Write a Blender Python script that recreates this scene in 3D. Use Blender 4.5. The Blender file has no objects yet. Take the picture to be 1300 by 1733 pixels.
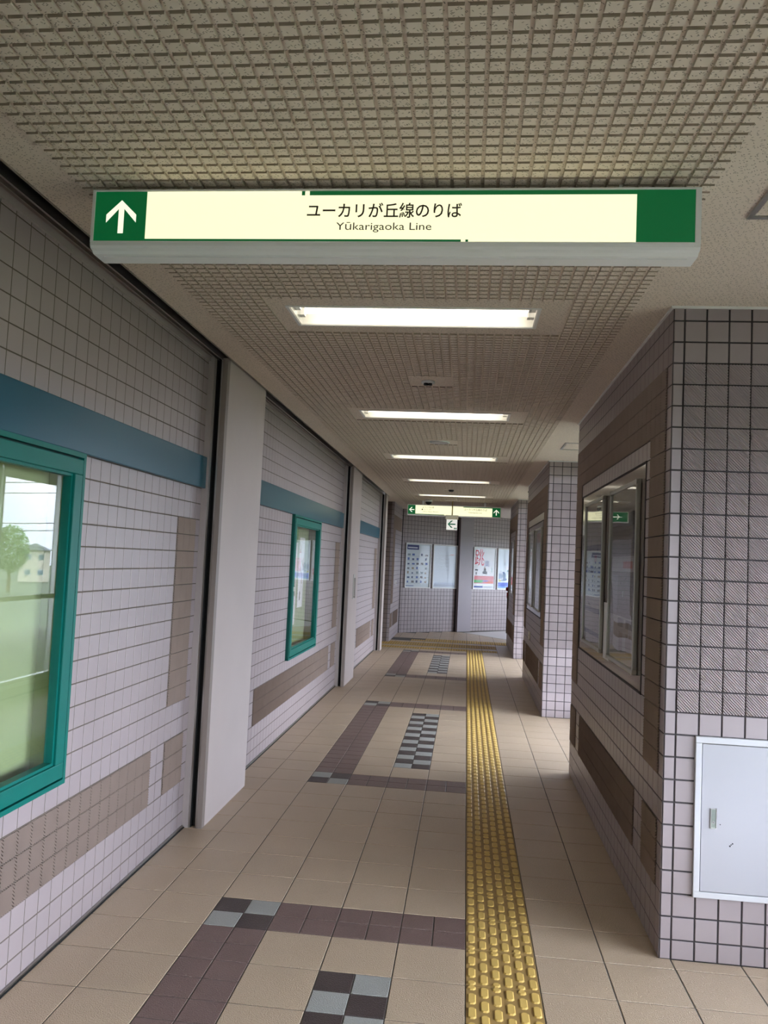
import bpy, math, random
from mathutils import Matrix, Vector
random.seed(7)
SC = bpy.context.scene
COL = SC.collection

# ------------------------------------------------------------------ camera
CAM = Vector((-0.0603, -3.9523, 1.7022)); FPX = 1345.55
YAW, PITCH, ROLL = -0.1064, 0.0599, 0.0453
fw = Vector((math.sin(YAW)*math.cos(PITCH), math.cos(YAW)*math.cos(PITCH), math.sin(PITCH)))
r0 = Vector((math.cos(YAW), -math.sin(YAW), 0)); u0 = r0.cross(fw)
rt = math.cos(ROLL)*r0 + math.sin(ROLL)*u0; up = -math.sin(ROLL)*r0 + math.cos(ROLL)*u0
cd = bpy.data.cameras.new('camera'); cam = bpy.data.objects.new('camera', cd); COL.objects.link(cam)
cd.sensor_fit = 'HORIZONTAL'; cd.sensor_width = 36.0; cd.lens = 36.0*FPX/1300.0
cd.clip_start = 0.05; cd.clip_end = 400
cam.matrix_world = Matrix(((rt.x, up.x, -fw.x, CAM.x), (rt.y, up.y, -fw.y, CAM.y), (rt.z, up.z, -fw.z, CAM.z), (0, 0, 0, 1)))
SC.camera = cam

def project(P):
    d = Vector(P) - CAM; z = d.dot(fw)
    if z < 0.05: return None
    return 650 + FPX*d.dot(rt)/z, 866.5 - FPX*d.dot(up)/z, z

# ------------------------------------------------------------------ world and exposure
SKY = 35.0      # zenith radiance of the overcast sky
TUBE = 3.0
SIGN = 0.56
w = bpy.data.worlds.new('sky'); SC.world = w; w.use_nodes = True
nt = w.node_tree; nt.nodes.clear()
wo = nt.nodes.new('ShaderNodeOutputWorld'); bg = nt.nodes.new('ShaderNodeBackground')
tc = nt.nodes.new('ShaderNodeTexCoord'); mp = nt.nodes.new('ShaderNodeMapping'); nz = nt.nodes.new('ShaderNodeTexNoise'); cr = nt.nodes.new('ShaderNodeValToRGB')
mp.inputs['Scale'].default_value = (1, 1, 3.5); nz.inputs['Scale'].default_value = 2.2; nz.inputs['Detail'].default_value = 5
cr.color_ramp.elements[0].position = 0.35; cr.color_ramp.elements[0].color = (0.64, 0.73, 0.97, 1)
cr.color_ramp.elements[1].position = 0.65; cr.color_ramp.elements[1].color = (0.89, 0.91, 1.0, 1)
nt.links.new(tc.outputs['Generated'], mp.inputs['Vector']); nt.links.new(mp.outputs[0], nz.inputs['Vector'])
nt.links.new(nz.outputs['Fac'], cr.inputs['Fac']); nt.links.new(cr.outputs[0], bg.inputs['Color'])
# overcast sky: three times as bright overhead as at the horizon
sx = nt.nodes.new('ShaderNodeSeparateXYZ'); nt.links.new(tc.outputs['Generated'], sx.inputs[0])
cl = nt.nodes.new('ShaderNodeMath'); cl.operation = 'MAXIMUM'; cl.inputs[1].default_value = 0.0; nt.links.new(sx.outputs[2], cl.inputs[0])
st = nt.nodes.new('ShaderNodeMath'); st.operation = 'MULTIPLY_ADD'; st.inputs[1].default_value = 2*SKY/3; st.inputs[2].default_value = SKY/3
nt.links.new(cl.outputs[0], st.inputs[0]); nt.links.new(st.outputs[0], bg.inputs['Strength']); nt.links.new(bg.outputs[0], wo.inputs['Surface'])
vs = SC.view_settings
vs.view_transform = 'Standard'; vs.look = 'None'; vs.gamma = 1.0; vs.use_curve_mapping = False; vs.exposure = 0.9
try:
    SC.cycles.max_bounces = 8; SC.cycles.diffuse_bounces = 5; SC.cycles.transparent_max_bounces = 12
    SC.cycles.caustics_reflective = False; SC.cycles.caustics_refractive = False
    SC.cycles.sample_clamp_indirect = 6.0
except Exception: pass

H = 2.935          # ceiling height
XL = -1.745        # tiled left wall
XP = 0.85          # corridor face of the pillars
XO = 1.56          # outer wall with the windows

def portal(y0, y1, z0, z1, x):
    l = bpy.data.lights.new('window_daylight', 'AREA'); l.shape = 'RECTANGLE'; l.size = z1-z0; l.size_y = y1-y0
    o = bpy.data.objects.new('window_daylight', l); COL.objects.link(o)
    o.location = (x, (y0+y1)/2, (z0+z1)/2); o.rotation_euler = (0, math.pi/2, 0)   # faces -X
    l.cycles.is_portal = True
WINS = [(-4.8, -0.33, 2.5, 0.5, 2.3), (2.91, 5.36, XO, 0.12, 2.78), (8.51, 10.95, XO, 0.12, 2.78)]   # y0, y1, wall x, sill, head
for a, b, x, z, h in WINS: portal(a, b, z, h, x+0.09)
pl = bpy.data.lights.new('entrance_daylight', 'AREA'); pl.shape = 'RECTANGLE'; pl.size = 1.0; pl.size_y = 2.15
po = bpy.data.objects.new('entrance_daylight', pl); COL.objects.link(po); po.location = (1.8, -7.11, 1.075); po.rotation_euler = (math.pi/2, 0, math.pi); pl.cycles.is_portal = True

# ------------------------------------------------------------------ materials
M = {}
def mat(name, col, rough=0.5, metal=0.0, spec=0.5, var=0.0, vscale=6.0, bump=0.0, bscale=60.0, coat=0.0, speck=None, emit=None, stretch=None):
    m = bpy.data.materials.new(name); m.use_nodes = True; M[name] = m
    t = m.node_tree; p = t.nodes['Principled BSDF']; N = t.nodes.new; L = t.links.new
    p.inputs['Base Color'].default_value = (*col, 1); p.inputs['Roughness'].default_value = rough
    p.inputs['Metallic'].default_value = metal; p.inputs['Specular IOR Level'].default_value = spec
    p.inputs['Coat Weight'].default_value = coat
    g = N('ShaderNodeNewGeometry'); vec = g.outputs['Position']
    if stretch:
        mpp = N('ShaderNodeMapping'); mpp.inputs['Scale'].default_value = stretch; L(vec, mpp.inputs['Vector']); vec = mpp.outputs[0]
    csock = None
    if var > 0:
        n = N('ShaderNodeTexNoise'); n.inputs['Scale'].default_value = vscale; n.inputs['Detail'].default_value = 4
        L(vec, n.inputs['Vector'])
        mx = N('ShaderNodeMix'); mx.data_type = 'RGBA'
        mx.inputs[6].default_value = (*[c*(1-var) for c in col], 1); mx.inputs[7].default_value = (*[min(1, c*(1+var)) for c in col], 1)
        L(n.outputs['Fac'], mx.inputs[0]); csock = mx.outputs[2]
    if speck:   # (scale, amount, colour)
        n = N('ShaderNodeTexNoise'); n.inputs['Scale'].default_value = speck[0]; n.inputs['Detail'].default_value = 1.5; L(vec, n.inputs['Vector'])
        r = N('ShaderNodeValToRGB'); r.color_ramp.elements[0].position = 0.60; r.color_ramp.elements[1].position = 0.70
        r.color_ramp.elements[0].color = (0, 0, 0, 1); r.color_ramp.elements[1].color = (speck[1],)*3 + (1,)
        L(n.outputs['Fac'], r.inputs['Fac'])
        mx = N('ShaderNodeMix'); mx.data_type = 'RGBA'; mx.inputs[7].default_value = (*speck[2], 1)
        if csock: L(csock, mx.inputs[6])
        else: mx.inputs[6].default_value = (*col, 1)
        L(r.outputs[0], mx.inputs[0]); csock = mx.outputs[2]
    if csock: L(csock, p.inputs['Base Color'])
    if bump > 0:
        n = N('ShaderNodeTexNoise'); n.inputs['Scale'].default_value = bscale; n.inputs['Detail'].default_value = 2; L(vec, n.inputs['Vector'])
        b = N('ShaderNodeBump'); b.inputs['Strength'].default_value = bump; b.inputs['Distance'].default_value = 0.01
        L(n.outputs['Fac'], b.inputs['Height']); L(b.outputs[0], p.inputs['Normal'])
    if emit:
        p.inputs['Emission Color'].default_value = (*emit[0], 1); p.inputs['Emission Strength'].default_value = emit[1]
    return m

mat('tile', (0.300, 0.250, 0.256), rough=0.38, spec=0.5, var=0.10, vscale=3.0)
mat('rib_tile', (0.47, 0.41, 0.415), rough=0.24, spec=0.7, var=0.12, vscale=9.0)
mat('rib_tile_brown', (0.300, 0.236, 0.205), rough=0.4, spec=0.5, var=0.14, vscale=9.0)
mat('grout_left', (0.10, 0.080, 0.062), rough=0.9, var=0.25, vscale=8)
mat('grout_dark', (0.045, 0.038, 0.040), rough=0.9, var=0.3, vscale=8)
mat('plaster', (0.47, 0.40, 0.38), rough=0.6, var=0.07, vscale=2.5, bump=0.08, bscale=200)
mat('ceiling_plain', (0.62, 0.575, 0.51), rough=0.95, spec=0.2)
mat('pad_side_shaded', (0.37, 0.30, 0.24), rough=0.95, spec=0.1)  # Y sides of the ceiling pads: shade painted in as darker brown
mat('pad_side_lit', (0.56, 0.49, 0.415), rough=0.95, spec=0.1)  # X sides of the ceiling pads: window light painted in as a lighter tone
mat('floor_beige', (0.45, 0.342, 0.240), rough=0.36, var=0.16, vscale=2.2, bump=0.5, bscale=190, speck=(230, 0.75, (0.27, 0.195, 0.125)))
mat('floor_brown', (0.158, 0.100, 0.088), rough=0.42, var=0.18, vscale=5, bump=0.5, bscale=190, speck=(230, 0.45, (0.22, 0.15, 0.13)))
mat('floor_dark', (0.052, 0.036, 0.034), rough=0.4, var=0.2, vscale=5, bump=0.5, bscale=190, speck=(230, 0.4, (0.09, 0.07, 0.07)))
mat('floor_grey', (0.31, 0.31, 0.288), rough=0.42, var=0.12, vscale=5, bump=0.5, bscale=190, speck=(230, 0.5, (0.18, 0.19, 0.19)))
mat('floor_grout', (0.10, 0.09, 0.08), rough=0.9, var=0.4, vscale=4)
mat('floor_smooth', (0.46, 0.44, 0.43), rough=0.3, var=0.08, vscale=2)
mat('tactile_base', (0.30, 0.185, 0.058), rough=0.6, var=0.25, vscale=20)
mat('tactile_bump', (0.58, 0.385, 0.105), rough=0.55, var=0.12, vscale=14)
mat('blue_band', (0.002, 0.066, 0.102), rough=0.30, spec=0.5)
mat('teal', (0.0, 0.118, 0.096), rough=0.42, spec=0.3, var=0.06, vscale=8)
mat('teal_dark', (0.004, 0.02, 0.018), rough=0.6)
mat('black', (0.006, 0.006, 0.006), rough=0.8)
mat('steel', (0.42, 0.40, 0.37), rough=0.32, metal=1.0, var=0.1, vscale=10)
mat('rail_pink', (0.32, 0.275, 0.265), rough=0.45, var=0.06)
mat('rail_brown', (0.22, 0.18, 0.16), rough=0.45, var=0.06)
mat('aluminium', (0.62, 0.62, 0.60), rough=0.28, metal=1.0)
mat('frame_alu', (0.40, 0.39, 0.355), rough=0.34, metal=0.75)
mat('white_paint', (0.74, 0.74, 0.73), rough=0.35)
mat('sign_housing', (0.82, 0.82, 0.84), rough=0.4, var=0.03)
mat('sign_white', (0.5, 0.5, 0.40), rough=0.3, emit=((1.0, 0.97, 0.60), SIGN))
mat('sign_arrow', (0.8, 0.8, 0.7), rough=0.3, emit=((1.0, 0.98, 0.80), SIGN*0.85))
mat('sign_green', (0.0, 0.07, 0.02), rough=0.4, emit=((0.0, 0.14, 0.035), SIGN*0.5))
mat('sign_text', (0.03, 0.018, 0.01), rough=0.5)
mat('exit_white', (0.75, 0.75, 0.70), rough=0.4, emit=((1.0, 1.0, 0.93), 0.25))
mat('exit_green', (0.0, 0.20, 0.10), rough=0.4)
mat('tube', (1, 1, 1), rough=0.5, emit=((1.0, 0.89, 0.74), TUBE))
mat('reflector', (0.82, 0.82, 0.78), rough=0.35)
mat('cabinet_frame', (0.50, 0.495, 0.51), rough=0.3, var=0.03)
mat('cabinet', (0.37, 0.363, 0.385), rough=0.36, metal=0.0, var=0.04, vscale=3)
mat('lock', (0.40, 0.46, 0.42), rough=0.28, metal=1.0)
mat('brass', (0.42, 0.34, 0.16), rough=0.35, metal=0.7)
mat('panel_brown', (0.15, 0.115, 0.105), rough=0.16, spec=0.5, var=0.12, vscale=5, coat=0.3)
mat('cream_plastic', (0.60, 0.56, 0.42), rough=0.4)
mat('red', (0.30, 0.01, 0.01), rough=0.3)
mat('case_back', (0.24, 0.30, 0.14), rough=0.7, var=0.05, vscale=2)
mat('paper', (0.70, 0.70, 0.70), rough=0.6)
mat('house_wall', (0.62, 0.56, 0.46), rough=0.8, var=0.1)
mat('house_roof', (0.20, 0.21, 0.23), rough=0.7, var=0.15)
mat('house_glass', (0.15, 0.2, 0.25), rough=0.1)
mat('leaf', (0.20, 0.34, 0.14), rough=0.6, var=0.4, vscale=1.5)
mat('bark', (0.12, 0.08, 0.05), rough=0.9, var=0.3)
mat('ground', (0.050, 0.060, 0.034), rough=0.9, var=0.3, vscale=0.2)
mat('cable', (0.02, 0.02, 0.02), rough=0.6)
mat('pilaster_grey', (0.25, 0.215, 0.235), rough=0.5, var=0.05, vscale=3)
mat('outer_wall', (0.50, 0.48, 0.45), rough=0.7, var=0.05)

# flecked acoustic board
def ceiling_mat():
    m = M['ceiling_plain']; t = m.node_tree; p = t.nodes['Principled BSDF']; N = t.nodes.new; L = t.links.new
    g = N('ShaderNodeNewGeometry'); fac = None
    for ang, sx, sy, thr in ((0.5, 50, 150, 0.17), (2.2, 42, 130, 0.15)):
        mpp = N('ShaderNodeMapping'); mpp.inputs['Rotation'].default_value = (0, 0, ang)
        m2 = N('ShaderNodeMapping'); m2.inputs['Scale'].default_value = (sx, sy, 1)
        v = N('ShaderNodeTexVoronoi'); v.voronoi_dimensions = '2D'; v.inputs['Scale'].default_value = 1.0
        L(g.outputs['Position'], mpp.inputs['Vector']); L(mpp.outputs[0], m2.inputs['Vector']); L(m2.outputs[0], v.inputs['Vector'])
        lt = N('ShaderNodeMath'); lt.operation = 'LESS_THAN'; lt.inputs[1].default_value = thr; L(v.outputs['Distance'], lt.inputs[0])
        sp = N('ShaderNodeSeparateColor'); L(v.outputs['Color'], sp.inputs[0])
        gt = N('ShaderNodeMath'); gt.operation = 'GREATER_THAN'; gt.inputs[1].default_value = 0.55; L(sp.outputs[0], gt.inputs[0])
        mu = N('ShaderNodeMath'); mu.operation = 'MULTIPLY'; L(lt.outputs[0], mu.inputs[0]); L(gt.outputs[0], mu.inputs[1])
        if fac is None: fac = mu.outputs[0]
        else:
            mxm = N('ShaderNodeMath'); mxm.operation = 'MAXIMUM'; L(fac, mxm.inputs[0]); L(mu.outputs[0], mxm.inputs[1]); fac = mxm.outputs[0]
    n = N('ShaderNodeTexNoise'); n.inputs['Scale'].default_value = 1.4; L(g.outputs['Position'], n.inputs['Vector'])
    b = N('ShaderNodeMix'); b.data_type = 'RGBA'; b.inputs[6].default_value = (0.66, 0.575, 0.50, 1); b.inputs[7].default_value = (0.74, 0.645, 0.56, 1)
    L(n.outputs['Fac'], b.inputs[0])
    mx = N('ShaderNodeMix'); mx.data_type = 'RGBA'; mx.inputs[7].default_value = (0.17, 0.145, 0.12, 1); L(b.outputs[2], mx.inputs[6])
    f2 = N('ShaderNodeMath'); f2.operation = 'MULTIPLY'; f2.inputs[1].default_value = 0.85; L(fac, f2.inputs[0])
    L(f2.outputs[0], mx.inputs[0]); L(mx.outputs[2], p.inputs['Base Color'])
ceiling_mat()

# thin pane: clear with a Schlick mirror term; optional waviness
def pane_mat(name, f0=0.05, wavy=0.0, tint=(1, 1, 1), rough=0.0, wscale=(9, 9, 3)):
    m = bpy.data.materials.new(name); m.use_nodes = True; M[name] = m
    t = m.node_tree; t.nodes.clear(); N = t.nodes.new; L = t.links.new
    o = N('ShaderNodeOutputMaterial'); tr = N('ShaderNodeBsdfTransparent'); gl = N('ShaderNodeBsdfGlossy'); mx = N('ShaderNodeMixShader')
    tr.inputs[0].default_value = (*tint, 1); gl.inputs['Roughness'].default_value = rough
    lw = N('ShaderNodeLayerWeight'); lw.inputs['Blend'].default_value = 0.5
    pw = N('ShaderNodeMath'); pw.operation = 'POWER'; pw.inputs[1].default_value = 5.0; L(lw.outputs['Facing'], pw.inputs[0])
    ma = N('ShaderNodeMath'); ma.operation = 'MULTIPLY_ADD'; ma.inputs[1].default_value = 1-f0; ma.inputs[2].default_value = f0; L(pw.outputs[0], ma.inputs[0])
    L(ma.outputs[0], mx.inputs[0]); L(tr.outputs[0], mx.inputs[1]); L(gl.outputs[0], mx.inputs[2]); L(mx.outputs[0], o.inputs['Surface'])
    if wavy > 0:
        g = N('ShaderNodeNewGeometry'); mpp = N('ShaderNodeMapping'); mpp.inputs['Scale'].default_value = wscale; L(g.outputs['Position'], mpp.inputs['Vector'])
        n = N('ShaderNodeTexNoise'); n.inputs['Scale'].default_value = 1.0; n.inputs['Detail'].default_value = 0.6; L(mpp.outputs[0], n.inputs['Vector'])
        b = N('ShaderNodeBump'); b.inputs['Strength'].default_value = wavy; b.inputs['Distance'].default_value = 0.02
        L(n.outputs['Fac'], b.inputs['Height']); L(b.outputs[0], gl.inputs['Normal'])
    return m
pane_mat('glass', 0.004)
pane_mat('window_glass', 0.04, tint=(0.97, 0.99, 0.98))
pane_mat('acrylic', 0.045, wavy=0.16, wscale=(3.0, 2.2, 1.6))
pane_mat('acrylic_flat', 0.005, wavy=0.10, wscale=(3, 3, 2))

_cc = {}
def colour(rgb, rough=0.6):
    k = tuple(round(c, 3) for c in rgb) + (rough,)
    if k not in _cc: _cc[k] = mat('print_%d' % len(_cc), rgb, rough=rough)
    return _cc[k]

# ------------------------------------------------------------------ mesh helpers
class MB:
    def __init__(s): s.v = []; s.f = []; s.m = []; s.mats = []
    def mi(s, m):
        m = M[m] if isinstance(m, str) else m
        if m not in s.mats: s.mats.append(m)
        return s.mats.index(m)
    def poly(s, pts, m): 
        b = len(s.v); s.v += [tuple(p) for p in pts]; s.f.append(tuple(range(b, b+len(pts)))); s.m.append(s.mi(m)); return s
    def box(s, x0, x1, y0, y1, z0, z1, m):
        x0, x1 = sorted((x0, x1)); y0, y1 = sorted((y0, y1)); z0, z1 = sorted((z0, z1))
        b = len(s.v); s.v += [(x, y, z) for z in (z0, z1) for y in (y0, y1) for x in (x0, x1)]
        k = s.mi(m)
        for f in ((0, 2, 3, 1), (4, 5, 7, 6), (0, 1, 5, 4), (2, 6, 7, 3), (0, 4, 6, 2), (1, 3, 7, 5)):
            s.f.append(tuple(b+i for i in f)); s.m.append(k)
        return s
    def cyl(s, c, r, h, axis, m, n=16, r2=None):
        r2 = r if r2 is None else r2; b = len(s.v); k = s.mi(m); c = Vector(c)
        ax = [(1, 2, 0), (2, 0, 1), (0, 1, 2)][axis]
        for t, rr in ((0, r), (1, r2)):
            for i in range(n):
                a = 2*math.pi*i/n; q = [0, 0, 0]; q[ax[0]] = rr*math.cos(a); q[ax[1]] = rr*math.sin(a); q[ax[2]] = h*t
                s.v.append(tuple(c+Vector(q)))
        for i in range(n):
            j = (i+1) % n; s.f.append((b+i, b+j, b+n+j, b+n+i)); s.m.append(k)
        s.f.append(tuple(b+i for i in reversed(range(n)))); s.m.append(k)
        s.f.append(tuple(b+n+i for i in range(n))); s.m.append(k)
        return s
    def extrude(s, pts2, fn, d0, d1, m):
        """pts2 polygon (ccw seen from +d) extruded from d0 to d1, fn(u,v,d)->xyz"""
        n = len(pts2); b = len(s.v); k = s.mi(m)
        for d in (d0, d1): s.v += [tuple(fn(u, v, d)) for u, v in pts2]
        s.f.append(tuple(b+i for i in reversed(range(n)))); s.m.append(k); s.f.append(tuple(b+n+i for i in range(n))); s.m.append(k)
        for i in range(n):
            j = (i+1) % n; s.f.append((b+i, b+j, b+n+j, b+n+i)); s.m.append(k)
        return s
    def add(s, tpl, mw):
        b = len(s.v); s.v += [tuple(mw @ Vector(p)) for p in tpl.v]
        idx = [s.mi(m) for m in tpl.mats]
        s.f += [tuple(b+i for i in f) for f in tpl.f]; s.m += [idx[k] for k in tpl.m]
        return s
    def mesh(s, name):
        me = bpy.data.meshes.new(name); me.from_pydata(s.v, [], s.f)
        for m in s.mats: me.materials.append(m)
        if len(s.mats) > 1: me.polygons.foreach_set('material_index', s.m)
        me.update(); return me
    def build(s, name, parent=None, loc=None, rot=None):
        return link(name, s.mesh(name), parent, loc, rot)
def link(name, data, parent=None, loc=None, rot=None, scale=None):
    o = bpy.data.objects.new(name, data); COL.objects.link(o)
    if parent: o.parent = parent
    if loc: o.location = loc
    if rot: o.rotation_euler = rot
    if scale: o.scale = scale
    return o
def smooth(o):
    for p in o.data.polygons: p.use_smooth = True
    return o
def thing(name, label, cat, loc=(0, 0, 0), rot=(0, 0, 0), group=None):
    o = link(name, None, None, loc, rot); o.empty_display_size = 0.1
    return tag(o, label, cat, group)
def tag(o, label, cat, group=None):
    o['label'] = label; o['category'] = cat
    if group: o['group'] = group
    return o
def struct(o, label=None):
    o['kind'] = 'structure'
    if label: o['label'] = label
    return o
def text_mesh(s, m, x0, x1, y0, y1, parent, name='lettering', z=0.0, loc=None, rot=None, bold=0.0):
    """flat lettering fitted to the box x0..x1, y0..y1 in its own plane"""
    cu = bpy.data.curves.new('t', 'FONT'); cu.body = s; cu.size = 1.0; cu.resolution_u = 3; cu.offset = bold
    o = bpy.data.objects.new('t', cu); COL.objects.link(o)
    dg = bpy.context.evaluated_depsgraph_get(); dg.update()
    me = bpy.data.meshes.new_from_object(o.evaluated_get(dg)); bpy.data.objects.remove(o)
    if not len(me.vertices): return None
    xs = [v.co.x for v in me.vertices]; ys = [v.co.y for v in me.vertices]
    a, b, c, d = min(xs), max(xs), min(ys), max(ys)
    for v in me.vertices:
        v.co = (x0+(v.co.x-a)/(b-a)*(x1-x0), y0+(v.co.y-c)/(d-c)*(y1-y0), z)
    me.materials.clear(); me.materials.append(M[m] if isinstance(m, str) else m); me.name = name
    return link(name, me, parent, loc, rot)

# ------------------------------------------------------------------ tile templates (local x = right, y = up, z = out of the wall)
def tile_tpl(wd, hg, th, m, ch=0.0015):
    b = MB(); k = m; x, y = wd/2, hg/2
    A = [(-x, -y, 0), (x, -y, 0), (x, y, 0), (-x, y, 0)]; B = [(p[0], p[1], th-ch) for p in A]
    C = [(p[0]-math.copysign(ch, p[0]), p[1]-math.copysign(ch, p[1]), th) for p in A]
    b.v = A+B+C; i = b.mi(k)
    b.f = [(8, 9, 10, 11)]
    for q in range(4):
        r = (q+1) % 4; b.f += [(q, r, 4+r, 4+q), (4+q, 4+r, 8+r, 8+q)]
    b.m = [i]*len(b.f); return b
def clip_band(x, y, s0, s1, flip):
    """square [-x,x]x[-y,y] cut by s0 <= u+v <= s1"""
    P = [(-x, -y), (x, -y), (x, y), (-x, y)]
    def cut(P, f):
        out = []
        for i in range(len(P)):
            a, b = P[i], P[(i+1) % len(P)]; fa, fb = f(a), f(b)
            if fa >= 0: out.append(a)
            if (fa >= 0) != (fb >= 0):
                t = fa/(fa-fb); out.append((a[0]+t*(b[0]-a[0]), a[1]+t*(b[1]-a[1])))
        return out
    sg = -1 if flip else 1
    P = cut(P, lambda p: sg*p[0]+p[1]-s0)
    if len(P) >= 3: P = cut(P, lambda p: s1-sg*p[0]-p[1])
    return P if len(P) >= 3 else None
def rib_tpl(wd, hg, th, m, flip=False, n=14, rh=0.0095):
    b = tile_tpl(wd, hg, th-0.001, m, 0.0005); x, y = wd/2, hg/2; i = b.mi(m)
    S = x+y; pitch = 2*S/n; sg = -1 if flip else 1; zb = th-0.0012
    for q in range(n):
        s0 = -S+q*pitch; pk = s0+pitch*0.45      # a shaded face, then a glazed face down to the next groove
        for a_, c_, h0, h1 in ((s0, pk, 0.0, rh), (pk, s0+pitch, rh, 0.0)):
            P = clip_band(x, y, a_, c_, flip)
            if not P: continue
            base = len(b.v); b.v += [(p[0], p[1], zb+h0+(h1-h0)*min(1.0, max(0.0, (sg*p[0]+p[1]-a_)/(c_-a_)))) for p in P]
            b.f.append(tuple(range(base, base+len(P)))); b.m.append(i)
    return b

def in_frame(P, marg=0):
    q = project(P)
    return q is not None and -marg < q[0] < 1300+marg and -marg < q[1] < 1733+marg
def pix_area(c, U, V, w_, h_):
    c = Vector(c); q = [project(c+U*a*w_/2+V*b*h_/2) for a, b in ((-1, -1), (1, -1), (1, 1), (-1, 1))]
    if any(p is None for p in q): return 0
    return abs(sum(q[i][0]*q[(i+1) % 4][1]-q[(i+1) % 4][0]*q[i][1] for i in range(4)))/2

class Field:
    """tiles of a surface: the ones that show largest become parts, the rest one part of kind stuff"""
    def __init__(s, parent, limit=300, minpx=60): s.parent = parent; s.items = []; s.limit = limit; s.minpx = minpx; s.me = {}
    def put(s, name, key, tpl, mw, wd, hg, hide=False):
        c = mw.translation; U = (mw.to_3x3() @ Vector((1, 0, 0))); V = (mw.to_3x3() @ Vector((0, 1, 0)))
        n = U.cross(V); a = 0
        if not hide and in_frame(c, 15) and (CAM-c).dot(n) > 0: a = pix_area(c, U, V, wd, hg)
        s.items.append((a, name, key, tpl, mw))
    def done(s, stuff_name):
        s.items.sort(key=lambda t: -t[0]); rest = MB(); n = 0
        for a, name, key, tpl, mw in s.items:
            if n < s.limit and a >= s.minpx:
                if key not in s.me: s.me[key] = tpl.mesh(name)
                o = link(name, s.me[key], s.parent); o.matrix_local = mw; n += 1
            else: rest.add(tpl, mw)
        if rest.v:
            o = rest.build(stuff_name, s.parent); o['kind'] = 'stuff'
RX = math.radians(90)
def frame_mat(origin, nrm):
    """matrix with z = wall normal, y = up"""
    n = Vector(nrm).normalized(); v = Vector((0, 0, 1)); u = v.cross(n)
    return Matrix(((u.x, v.x, n.x, origin[0]), (u.y, v.y, n.y, origin[1]), (u.z, v.z, n.z, origin[2]), (0, 0, 0, 1)))

TP = {}
def tpl(kind, w_, h_, th=0.008):
    k = (kind, round(w_, 4), round(h_, 4), th)
    if k not in TP:
        if kind == 'tile': TP[k] = tile_tpl(w_, h_, th, 'tile')
        elif kind == 'rib': TP[k] = rib_tpl(w_, h_, th, 'rib_tile')
        elif kind == 'ribf': TP[k] = rib_tpl(w_, h_, th, 'rib_tile_brown', flip=True)
        elif kind == 'ribl': TP[k] = rib_tpl(w_, h_, th, 'rib_tile_brown')
        elif kind == 'ribfar': TP[k] = rib_tpl(w_, h_, th, 'rib_tile_brown', n=10)
        else: TP[k] = tile_tpl(w_, h_, th, kind)
    return k, TP[k]
def wall_tiles(fld, nrm, base, us, vs, kind, gap=0.005, th=0.008, hide=None):
    """us, vs: joint positions along the wall (distance from base along u) and up; kind(u,v)->template kind or None"""
    n = Vector(nrm).normalized(); F = frame_mat((0, 0, 0), n)
    u = Vector((F[0][0], F[1][0], F[2][0]))
    for i in range(len(us)-1):
        for j in range(len(vs)-1):
            w_, h_ = us[i+1]-us[i]-gap, vs[j+1]-vs[j]-gap
            if w_ < 0.008 or h_ < 0.008: continue
            uc, vc = (us[i]+us[i+1])/2, (vs[j]+vs[j+1])/2
            k = kind(uc, vc)
            if not k: continue
            p = Vector(base)+u*uc+Vector((0, 0, vc))
            mw = F.copy(); mw.translation = p
            key, t = tpl(k, w_, h_, th)
            fld.put('ribbed_tile' if k.startswith('rib') else 'wall_tile', key, t, mw, w_, h_, hide(uc, vc) if hide else False)
def joints(a, b, first, step):
    out = [a]; x = first
    while x < b-1e-6:
        if x > a+1e-6: out.append(x)
        x += step
    return out+[b]
def holed(b, x0, x1, u0, u1, v0, v1, holes, m, axis):
    """wall slab x0..x1 thick (axis 0: along X, 1: along Y, 2: along Z) with rectangular holes (u0,u1,v0,v1)"""
    U = sorted({u0, u1, *[h[0] for h in holes], *[h[1] for h in holes]}); V = sorted({v0, v1, *[h[2] for h in holes], *[h[3] for h in holes]})
    U = [q for q in U if u0 <= q <= u1]; V = [q for q in V if v0 <= q <= v1]
    for j in range(len(V)-1):
        run = None
        for i in range(len(U)):
            solid = i < len(U)-1 and not any(h[0] < (U[i]+U[i+1])/2 < h[1] and h[2] < (V[j]+V[j+1])/2 < h[3] for h in holes)
            if solid and run is None: run = U[i]
            if not solid and run is not None:
                if axis == 0: b.box(x0, x1, run, U[i], V[j], V[j+1], m)
                elif axis == 1: b.box(run, U[i], x0, x1, V[j], V[j+1], m)
                else: b.box(run, U[i], V[j], V[j+1], x0, x1, m)
                run = None
    return b

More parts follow.
